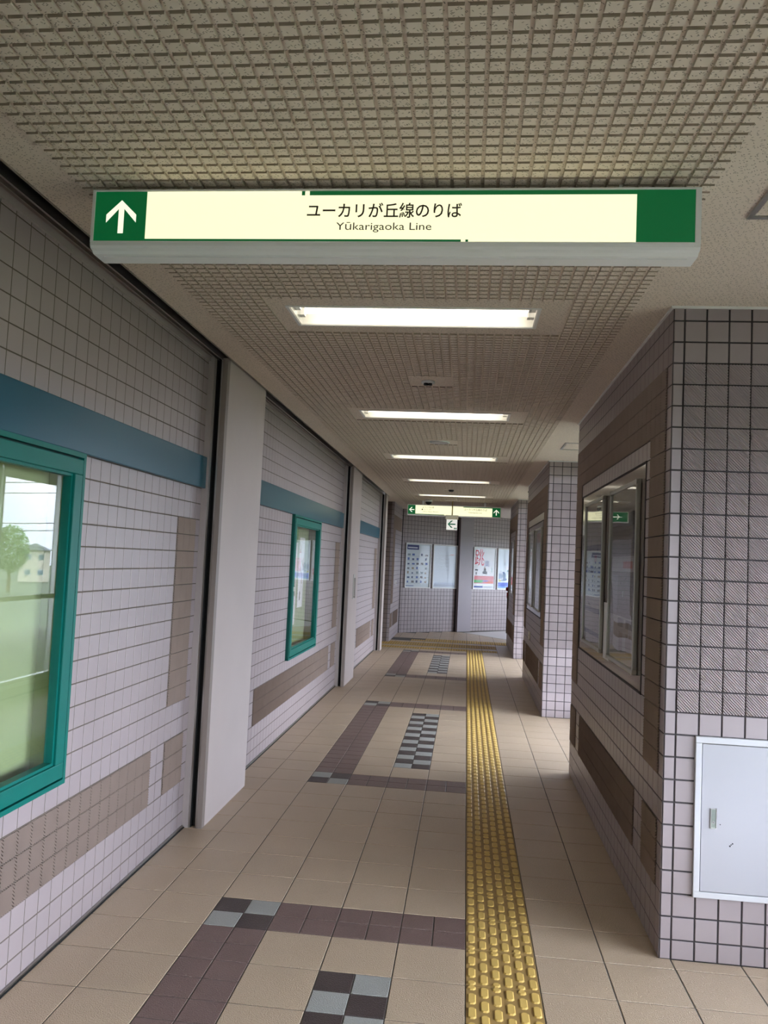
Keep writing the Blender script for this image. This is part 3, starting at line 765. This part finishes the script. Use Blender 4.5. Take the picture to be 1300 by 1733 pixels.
# ---- ceiling fittings
t = thing('motion_sensor', 'small white sensor with black eye on its square ceiling panel', 'sensor', (-0.372, 1.42, H))
m = MB(); m.box(-0.15, 0.15, -0.15, 0.15, -0.003, 0.001, 'ceiling_plain'); m.build('panel', t)
m = MB(); m.cyl((0, 0, -0.016), 0.045, 0.016, 2, 'white_paint', 24); smooth(m.build('rim', t))
m = MB(); m.cyl((-0.013, 0, -0.030), 0.016, 0.016, 2, 'black', 12); m.cyl((0.016, 0, -0.030), 0.013, 0.016, 2, 'black', 12); m.build('lens', t)
t = thing('ceiling_speaker', 'round grey speaker grille on its square ceiling panel', 'speaker', (-0.385, 4.15, H))
m = MB(); m.box(-0.15, 0.15, -0.15, 0.15, -0.003, 0.001, 'ceiling_plain'); m.build('panel', t)
m = MB(); m.cyl((0, 0, -0.012), 0.105, 0.012, 2, 'white_paint', 32); smooth(m.build('rim', t))
m = MB(); m.cyl((0, 0, -0.016), 0.092, 0.006, 2, 'steel', 32); m.build('grille', t)
t = thing('smoke_detector', 'distant little smoke detector on its square ceiling panel', 'detector', (-0.37, 9.5, H))
m = MB(); m.box(-0.15, 0.15, -0.15, 0.15, -0.003, 0.001, 'ceiling_plain'); m.build('panel', t)
m = MB(); m.cyl((0, 0, -0.035), 0.035, 0.035, 2, 'black', 16, 0.05); smooth(m.build('head', t))
t = thing('dome_camera', 'black dome camera on the ceiling beside the far sign', 'camera', (-0.86, 11.75, H))
m = MB(); m.cyl((0, 0, -0.05), 0.075, 0.05, 2, 'white_paint', 20); smooth(m.build('base', t))
m = MB()
for q in range(4): m.cyl((0, 0, -0.05-0.06*math.sin((q+1)*math.pi/8)), 0.062*math.cos((q+1)*math.pi/8)+0.001, 0.06*(math.sin((q+1)*math.pi/8)-math.sin(q*math.pi/8)), 2, 'black', 18, 0.062*math.cos(q*math.pi/8))
smooth(m.build('dome', t))
for (x0, x1, y0, y1), lab in (((0.85, 1.30, -1.62, -1.17), 'grey framed ceiling hatch beside the big green sign'), ((0.86, 1.31, 3.97, 4.42), 'ceiling hatch between the first and second pillars')):
    t = thing('ceiling_hatch', lab, 'hatch', ((x0+x1)/2, (y0+y1)/2, H), group='ceiling access hatches')
    a, c = (x1-x0)/2, (y1-y0)/2
    m = MB(); holed(m, -0.008, 0.001, -a, a, -c, c, [(-a+0.018, a-0.018, -c+0.018, c-0.018)], 'aluminium', 2); m.build('frame', t)
    m = MB(); m.box(-a+0.022, a-0.022, -c+0.022, c-0.022, -0.004, 0.0, 'ceiling_plain'); m.build('lid', t)
m = MB(); m.box(0.90, 0.925, 8.9, 9.35, H-0.02, H, 'black')
tag(m.build('ceiling_bracket'), 'short dark bracket on the ceiling past the second pillar', 'bracket')

# ---- display cases in the left wall
def display_case(y0, y1, label):
    t = thing('display_case', label, 'display case', (XL, 0, 0), group='green framed display cases')
    z0, z1 = CZ; pr = 0.030
    m = MB(); holed(m, -0.11, pr, y0, y1, z0, z1, [(y0+0.020, y1-0.020, z0+0.020, z1-0.020)], 'teal', 0); m.build('outer_frame', t)
    m = MB(); holed(m, -0.10, pr-0.026, y0+0.020, y1-0.020, z0+0.020, z1-0.020, [(y0+0.030, y1-0.030, z0+0.030, z1-0.030)], 'teal_dark', 0); m.build('gasket', t)
    m = MB(); holed(m, -0.02, pr+0.004, y0+0.030, y1-0.030, z0+0.030, z1-0.030, [(y0+0.095, y1-0.095, z0+0.095, z1-0.095)], 'teal', 0); s = m.build('door_frame', t)
    bv = s.modifiers.new('b', 'BEVEL'); bv.width = 0.003; bv.segments = 2
    m = MB(); holed(m, -0.014, pr-0.008, y0+0.095, y1-0.095, z0+0.095, z1-0.095, [(y0+0.107, y1-0.107, z0+0.107, z1-0.107)], 'teal', 0); m.build('glazing_bead', s)
    m = MB(); m.box(0.004, 0.009, y0+0.10, y1-0.10, z0+0.10, z1-0.10, 'glass'); m.build('pane', t)
    m = MB(); m.box(-0.11, -0.10, y0+0.02, y1-0.02, z0+0.02, z1-0.02, 'case_back'); m.build('back_panel', t)
    m = MB(); holed(m, -0.10, -0.02, y0+0.027, y1-0.027, z0+0.027, z1-0.027, [(y0+0.060, y1-0.060, z0+0.060, z1-0.060)], 'case_back', 0); m.build('lining', t)
    m = MB(); m.box(pr+0.004, pr+0.012, y0+0.055, y0+0.075, 1.36, 1.40, 'aluminium'); m.build('lock', t)
    return t
display_case(-2.08, -0.68, 'green framed glass display case nearest the camera, mirroring sky and house')
display_case(3.55, 4.95, 'green framed glass display case in the second wall bay, with photo sheets')
def sheet(name, label, cat, loc, rot, w_, h_, marks, bgc=(0.72, 0.72, 0.70), group=None, texts=()):
    """printed sheet: thin paper with flat print; local x right, y up, z out"""
    t = thing(name, label, cat, loc, rot, group)
    m = MB(); m.box(0, w_, 0, h_, 0, 0.0015, colour(bgc)); m.build('paper_sheet', t)
    m = MB()
    for k, (a, b_, c, d, col) in enumerate(marks):
        z = 0.0019+0.0002*(k % 6); m.poly([(a*w_, b_*h_, z), (c*w_, b_*h_, z), (c*w_, d*h_, z), (a*w_, d*h_, z)], colour(col))
    if marks: m.build('print', t)['kind'] = 'stuff'
    for s, col, a, b_, c, d in texts: text_mesh(s, colour(col), a*w_, c*w_, b_*h_, d*h_, t, loc=(0, 0, 0.0034))
    return t
rn = random.Random(3)
def blots(n, x0, y0, x1, y1, s, cols):
    out = []
    for _ in range(n):
        x, y = rn.uniform(x0, x1), rn.uniform(y0, y1); a, b_ = s*rn.uniform(0.5, 1.5), s*rn.uniform(0.3, 1.0); c = rn.choice(cols)
        out.append((max(x0, x-a), max(y0, y-b_), min(x1, x+a), min(y1, y+b_), c))
    return out
BR = [(0.30, 0.20, 0.11), (0.20, 0.14, 0.08), (0.42, 0.33, 0.22), (0.14, 0.10, 0.07), (0.5, 0.42, 0.32)]
GRN = [(0.06, 0.22, 0.03), (0.12, 0.33, 0.05), (0.20, 0.42, 0.10)]
RL = (RX, 0, RX)
sheet('photo_sheet', 'tall photo sheet with green leaves above brown pictures, inside the second case', 'poster', (XL-0.098, 3.66, 0.98), RL, 0.66, 1.00,
      [(0.30, 0.86, 1, 1, GRN[1])]+blots(14, 0.35, 0.86, 1, 1, 0.06, GRN)+[(0.0, 0.58, 0.85, 0.82, (0.75, 0.73, 0.70))]+[(0.12, 0.61, 0.68, 0.79, BR[0])]+blots(26, 0.06, 0.60, 0.75, 0.80, 0.07, BR)+[(0.0, 0.50, 0.95, 0.56, (0.35, 0.50, 0.72))]
      + [(0.05, 0.30, 0.95, 0.49, (0.22, 0.24, 0.12))]+blots(26, 0.06, 0.31, 0.9, 0.48, 0.07, BR+GRN[:1])+[(0, 0.06, 0.85, 0.27, (0.72, 0.72, 0.72))]+[(0.12, 0.09, 0.62, 0.25, BR[2])]+blots(24, 0.08, 0.09, 0.7, 0.26, 0.06, BR))
sheet('photo_sheet', 'pale sheet of small brown pictures at the edge of the second case', 'poster', (XL-0.098, 4.42, 1.15), RL, 0.26, 0.75,
      blots(10, 0.1, 0.1, 0.9, 0.9, 0.08, BR))
sheet('photo_sheet', 'bright green and white poster at the picture edge inside the nearest case', 'poster', (XL-0.098, -1.98, 0.95), RL, 0.60, 1.02,
      [(0.0, 0.55, 1, 1, (0.05, 0.30, 0.03))]+blots(20, 0.0, 0.56, 1, 1, 0.08, GRN)+[(0.0, 0.35, 1, 0.55, (0.35, 0.50, 0.75)), (0.06, 0.06, 0.94, 0.33, (0.65, 0.66, 0.68))])

# ---- poster frames
def poster_frame(name, label, loc, rot, w_, h_, marks, bgc, texts=(), acr='acrylic', group=None, fm='frame_alu'):
    """snap frame with printed sheet and clear cover; origin bottom left, local x right, y up, z out"""
    t = thing(name, label, 'poster', loc, rot, group)
    f = 0.024
    for a, b_, c, d in ((0, 0, w_, f), (0, h_-f, w_, h_), (0, f, f, h_-f), (w_-f, f, w_, h_-f)):
        m = MB(); m.box(a, c, b_, d, 0, 0.026, fm); o = m.build('frame_bar', t); bv = o.modifiers.new('b', 'BEVEL'); bv.width = 0.006; bv.segments = 2
    for a, b_ in ((0, 0), (w_, 0), (0, h_), (w_, h_)):
        m = MB(); m.cyl((a+(0.016 if a == 0 else -0.016), b_+(0.016 if b_ == 0 else -0.016), 0.002), 0.0168, 0.0255, 2, fm, 12); m.build('corner_cap', t)
    m = MB(); m.box(f*0.7, w_-f*0.7, f*0.7, h_-f*0.7, 0.006, 0.009, colour(bgc)); m.build('poster_sheet', t)
    iw, ih = w_-2*f, h_-2*f
    m = MB()
    for k, (a, b_, c, d, col) in enumerate(marks):
        z = 0.0093+0.00025*(k % 8); m.poly([(f+a*iw, f+b_*ih, z), (f+c*iw, f+b_*ih, z), (f+c*iw, f+d*ih, z), (f+a*iw, f+d*ih, z)], colour(col))
    if marks: m.build('print', t)['kind'] = 'stuff'
    for s, col, a, b_, c, d in texts: text_mesh(s, colour(col), f+a*iw, f+c*iw, f+b_*ih, f+d*ih, t, loc=(0, 0, 0.0118))
    m = MB(); m.box(f*0.8, w_-f*0.8, f*0.8, h_-f*0.8, 0.0145, 0.0165, acr); m.build('cover_sheet', t)
    return t
RR = (RX, 0, -RX)          # on the pillars, facing the corridor: local x runs -Y
TXT = (0.10, 0.10, 0.12)
def lines(x0, x1, y0, y1, n, col, th=0.35):
    st = (y1-y0)/n; return [(x0, y0+st*i, x0+(x1-x0)*rn.uniform(0.7, 1), y0+st*i+st*th, col) for i in range(n)]
navy = (0.05, 0.06, 0.16)
mk1 = [(0, 0.66, 1, 0.70, navy), (0, 0.50, 1, 0.54, navy), (0, 0.22, 1, 0.255, navy), (0, 0.06, 1, 0.09, navy), (0.1, 0.56, 0.45, 0.64, (0.5, 0.5, 0.55)), (0.52, 0.58, 0.66, 0.63, (0.45, 0.12, 0.12))]+lines(0.1, 0.9, 0.28, 0.48, 7, (0.30, 0.30, 0.32))+lines(0.1, 0.9, 0.73, 0.95, 5, (0.4, 0.4, 0.42))
poster_frame('framed_poster', 'framed poster with navy bands on the near pillar, next to the darker one', (XP-0.002, 2.235, 1.155), RR, 0.80, 1.04, mk1, (0.40, 0.39, 0.37), group='framed posters on the pillars')
mk2 = [(0, 0.26, 1, 1, (0.10, 0.10, 0.11)), (0, 0.62, 1, 0.68, (0.07, 0.07, 0.09)), (0.05, 0.52, 0.95, 0.61, (0.42, 0.40, 0.42)), (0.5, 0.54, 0.85, 0.58, (0.42, 0.10, 0.10)), (0, 0.27, 0.30, 0.5, (0.22, 0.22, 0.25)), (0.35, 0.20, 0.56, 0.25, (0.12, 0.12, 0.14)), (0.66, 0.20, 0.90, 0.25, (0.12, 0.12, 0.14)), (0.40, 0.06, 0.55, 0.17, (0.28, 0.25, 0.22)), (0.66, 0.06, 0.85, 0.17, (0.30, 0.26, 0.22))]+lines(0.05, 0.9, 0.70, 0.96, 4, (0.16, 0.16, 0.18))
poster_frame('framed_poster', 'framed dark photo poster nearest the camera on the near pillar', (XP-0.002, 1.175, 1.155), RR, 0.80, 1.04, mk2, (0.44, 0.42, 0.40), group='framed posters on the pillars')
m = MB(); m.box(0, 0.20, 0, 0.36, 0, 0.002, 'paper'); o = m.build('notice_slip', None, (XP-0.002, 1.42, 1.13), RR)
tag(o, 'plain white slip stuck low between the two frames on the near pillar', 'notice')
poster_frame('framed_poster', 'framed poster with red heading, nearer one on the second pillar', (XP-0.002, 6.66, 1.15), RR, 0.80, 1.04, [(0.05, 0.84, 0.95, 0.96, (0.45, 0.10, 0.08)), (0.1, 0.4, 0.9, 0.75, (0.42, 0.46, 0.45))]+lines(0.1, 0.9, 0.08, 0.35, 6, (0.3, 0.3, 0.32)), (0.5, 0.5, 0.48), group='framed posters on the pillars')
poster_frame('framed_poster', 'framed pale poster, farther one on the second pillar', (XP-0.002, 7.74, 1.15), RR, 0.80, 1.04, [(0.1, 0.45, 0.9, 0.85, (0.40, 0.44, 0.42))]+lines(0.1, 0.9, 0.08, 0.4, 8, (0.3, 0.3, 0.32)), (0.5, 0.5, 0.48), group='framed posters on the pillars')
poster_frame('framed_poster', 'framed poster alone on the farthest pillar', (XP-0.001, 12.35, 1.15), RR, 0.80, 1.04, lines(0.1, 0.9, 0.08, 0.9, 10, (0.35, 0.35, 0.36)), (0.55, 0.55, 0.55), group='framed posters on the pillars')
# end wall posters
RE = (RX, 0, ang42)
def endposter(label, s, marks, bgc, texts=()):
    p = end_pt(s, 0.004, 1.06)
    poster_frame('wall_poster', label, tuple(p), RE, 0.775, 1.075, marks, bgc, texts, group='framed posters on the end wall', fm='white_paint', acr='acrylic_flat')
pm = [(0.03, 0.87, 0.52, 0.98, (0.03, 0.04, 0.16)), (0.06, 0.90, 0.46, 0.93, (0.5, 0.52, 0.6)), (0.02, 0.02, 0.35, 0.035, (0.08, 0.1, 0.3))]
for i in range(5):
    for j in range(7):
        if rn.random() < 0.85: pm.append((0.06+0.185*i, 0.10+0.105*j, 0.06+0.185*i+rn.uniform(0.06, 0.12), 0.10+0.105*j+rn.uniform(0.03, 0.06), rn.choice([(0.06, 0.09, 0.18), (0.30, 0.25, 0.18), (0.15, 0.15, 0.17), (0.10, 0.16, 0.40), (0.22, 0.28, 0.32)])))
for j in range(7): pm.append((0.06, 0.085+0.105*j, 0.92, 0.092+0.105*j, (0.40, 0.43, 0.46)))
endposter('wall poster gridded with small pictures under a navy heading', 0.10, pm, (0.55, 0.62, 0.66))
endposter('very pale bluish poster with faint lines, left of the grey pilaster', 0.95, lines(0.1, 0.9, 0.15, 0.85, 8, (0.42, 0.47, 0.52), 0.10)+[(0.72, 0.78, 0.9, 0.80, (0.55, 0.3, 0.3)), (0.05, 0.03, 0.95, 0.12, (0.42, 0.48, 0.58))], (0.56, 0.63, 0.70))
m3 = [(0.03, 0.12, 0.97, 0.31, (0.55, 0.16, 0.18)), (0.03, 0.14, 0.45, 0.21, (0.06, 0.35, 0.10)), (0.45, 0.17, 0.7, 0.20, (0.10, 0.18, 0.5)), (0.6, 0.13, 0.95, 0.17, (0.55, 0.12, 0.05)), (0.03, 0.02, 0.45, 0.06, (0.05, 0.10, 0.32)), (0.5, 0.025, 0.9, 0.055, (0.4, 0.45, 0.5)),
      (0.42, 0.36, 0.64, 0.42, (0.03, 0.03, 0.04)), (0.47, 0.42, 0.58, 0.49, (0.04, 0.04, 0.05)), (0.49, 0.49, 0.56, 0.53, (0.25, 0.15, 0.12)), (0.06, 0.44, 0.20, 0.47, (0.05, 0.05, 0.06)), (0.10, 0.34, 0.14, 0.40, (0.05, 0.05, 0.06)), (0.84, 0.40, 0.88, 0.52, (0.25, 0.40, 0.36))]
endposter('bright poster with a huge red character and a leaping figure', 2.28, m3, (0.66, 0.66, 0.68), texts=(('跳', (0.62, 0.03, 0.06), 0.04, 0.56, 0.48, 0.97), ('楽', (0.05, 0.07, 0.25), 0.50, 0.54, 0.74, 0.70), ('い', (0.45, 0.5, 0.6), 0.76, 0.58, 0.92, 0.68)))
m4 = [(0.02, 0.02, 0.98, 0.16, (0.06, 0.12, 0.50)), (0.02, 0.02, 0.98, 0.06, (0.15, 0.30, 0.65)), (0.55, 0.20, 0.98, 0.55, (0.70, 0.36, 0.50)), (0.05, 0.20, 0.40, 0.40, (0.20, 0.28, 0.40)), (0.05, 0.18, 0.16, 0.24, (0.5, 0.45, 0.10))]+blots(16, 0.05, 0.22, 0.55, 0.48, 0.04, [(0.08, 0.15, 0.3), (0.12, 0.25, 0.25), (0.5, 0.55, 0.6)])+blots(14, 0.3, 0.5, 0.98, 0.72, 0.05, [(0.62, 0.45, 0.55), (0.45, 0.52, 0.6), (0.7, 0.7, 0.75)])
endposter('blue and pink poster half hidden behind the farthest pillar', 3.13, m4, (0.60, 0.68, 0.74))

# ---- metal cabinet on the near pillar
t = thing('metal_cabinet', 'grey metal cabinet with recessed lock on the near pillar face', 'cabinet', (0.985, -0.211, 0.280))
cw, chh = 0.63, 0.70
m = MB(); holed(m, -0.016, 0.004, 0, cw, 0, chh, [(0.028, cw-0.028, 0.026, chh-0.028)], 'cabinet_frame', 1); o = m.build('frame', t)
bv = o.modifiers.new('b', 'BEVEL'); bv.width = 0.003; bv.segments = 2
m = MB(); m.box(0.02, cw-0.02, 0.0, 0.003, 0.02, chh-0.02, 'black'); m.build('door_gap', t)
m = MB(); m.box(0.0315, cw-0.0315, -0.0115, 0.0, 0.0295, chh-0.0315, 'cabinet'); dr = m.build('door', t)
m = MB(); holed(m, -0.0165, -0.0115, 0.069, 0.096, 0.303, 0.390, [(0.0725, 0.0925, 0.3065, 0.3865)], 'aluminium', 1); m.build('lock_frame', dr)
m = MB(); m.box(0.0725, 0.0925, -0.0125, -0.0118, 0.3065, 0.3865, 'lock'); m.build('lock_plate', dr)
m = MB(); m.cyl((0.0825, -0.0165, 0.330), 0.006, 0.004, 1, 'aluminium', 14); m.box(0.0815, 0.0835, -0.0168, -0.0163, 0.326, 0.334, 'black'); m.build('key_cylinder', dr)
m = MB(); m.box(0.0745, 0.0905, -0.0150, -0.0125, 0.342, 0.370, 'lock'); m.build('push_plate', dr)
m = MB()
for a, c, s in ((0.155, 0.232, 0.004), (0.166, 0.243, 0.0035), (0.160, 0.238, 0.003), (0.112, 0.322, 0.0025)): m.cyl((a, -0.0119, c), s, 0.0003, 1, 'black', 7)
m.build('scuffs', dr)['kind'] = 'stuff'
# socket plate on the second pillar, red lamp on the third, switch by the passage
t = thing('socket_plate', 'cream socket plate low on the side of the second pillar', 'socket', (XP-0.001, 7.35, 0.745), RR)
m = MB(); m.box(-0.11, 0.11, -0.055, 0.055, 0, 0.014, 'cream_plastic'); o = m.build('plate', t); bv = o.modifiers.new('b', 'BEVEL'); bv.width = 0.006; bv.segments = 2
m = MB(); m.cyl((0.0, 0.0, 0.013), 0.008, 0.003, 2, 'black', 8); m.build('hole', t)
t = thing('alarm_lamp', 'small red alarm lamp on a slim post at the farthest pillar', 'alarm', (XP-0.002, 13.42, 0), RR)
m = MB(); m.box(-0.03, 0.03, 0.25, 1.05, 0, 0.02, 'rail_brown'); m.build('post', t)
m = MB(); m.box(-0.03, 0.03, 1.0, 1.12, 0, 0.03, 'red'); m.build('bracket', t)
m = MB(); m.cyl((0, 1.19, 0), 0.05, 0.05, 2, 'red', 18, 0.032); smooth(m.build('lamp', t))
t = thing('wall_switch', 'little white switch plate on the tiled wall past the passage', 'switch', (-1.618, 13.7, 1.20), RL)
m = MB(); m.box(-0.035, 0.035, -0.06, 0.06, 0, 0.012, 'white_paint'); m.build('plate', t)
m = MB(); m.box(-0.012, 0.012, -0.02, 0.02, 0.012, 0.018, 'cream_plastic'); m.build('rocker', t)

# ================================================================== OUTSIDE (seen mirrored in the nearest case)
m = MB(); m.box(-80, 200, -80, 260, -5.7, -5.6, 'ground'); struct(m.build('ground'), 'open ground outside below the windows')
t = thing('house', 'small tan house with grey gable roof, mirrored in the nearest case', 'house', (80.6, 144.0, -5.6), (0, 0, -0.45))
m = MB(); m.box(-2.6, 2.6, -2.5, 2.5, 0, 6.3, 'house_wall'); m.build('wall', t)
m = MB(); m.extrude([(-3.1, 6.1), (3.1, 6.1), (0, 7.4)], lambda u, v, d: (u, d, v), -3.0, 3.0, 'house_roof'); m.build('roof', t)
for xx, zz in ((-1.3, 4.2), (1.0, 4.2), (-1.3, 1.3), (1.0, 1.3)):
    m = MB(); m.box(xx-0.55, xx+0.55, -2.56, -2.48, zz, zz+1.1, 'white_paint'); f = m.build('window', t)
    m = MB(); m.box(xx-0.45, xx+0.45, -2.58, -2.55, zz+0.1, zz+1.0, 'house_glass'); m.build('pane', f)
t = thing('tree', 'leafy green tree mirrored beside the house in the nearest case', 'tree', (63.6, 107.3, -5.6))
m = MB(); m.cyl((0, 0, 0), 0.30, 5.0, 2, 'bark', 10, 0.16); m.build('trunk', t)
rt_ = random.Random(5); m = MB(); k = m.mi('leaf')
for _ in range(3800):
    while True:
        p = Vector((rt_.uniform(-1, 1), rt_.uniform(-1, 1), rt_.uniform(-1, 1)))
        if 0.35 < p.length < 1: break
    c = Vector((p.x*2.6, p.y*2.6, 6.4+p.z*3.6)); a = rt_.uniform(0, 6.28); e = rt_.uniform(-0.8, 0.8); s = rt_.uniform(0.16, 0.30)
    u = Vector((math.cos(a), math.sin(a), e)).normalized()*s; v = Vector((-math.sin(a), math.cos(a), rt_.uniform(-0.6, 0.6))).normalized()*s*0.6
    b0 = len(m.v); m.v += [tuple(c-u), tuple(c-v), tuple(c+u), tuple(c+v)]; m.f.append((b0, b0+1, b0+2, b0+3)); m.m.append(k)
m.build('crown', t)['kind'] = 'stuff'
for q, (z0, z1, dy, wl_) in enumerate(((2.95, 3.05, 0, 'topmost'), (2.75, 2.85, 0.3, 'second highest'), (2.15, 2.20, 0.6, 'third highest'), (2.0, 2.05, 0.9, 'lowest'))):
    m = MB(); A = Vector((12, 9.4+dy, z0)); Bq = Vector((5.5, 12.4+dy, z1)); n = 12
    for s in range(n):
        f0, f1 = s/n, (s+1)/n
        pa = A.lerp(Bq, f0)-Vector((0, 0, 0.12*4*f0*(1-f0))); pb = A.lerp(Bq, f1)-Vector((0, 0, 0.12*4*f1*(1-f1)))
        r = 0.008
        for off in ((0, 0, r), (0, r, 0)):
            o_ = Vector(off); m.poly([pa-o_, pb-o_, pb+o_, pa+o_], 'cable')
    o = m.build('overhead_wire'); tag(o, wl_+' of four thin overhead wires mirrored in the nearest case', 'wire', 'overhead wires outside')
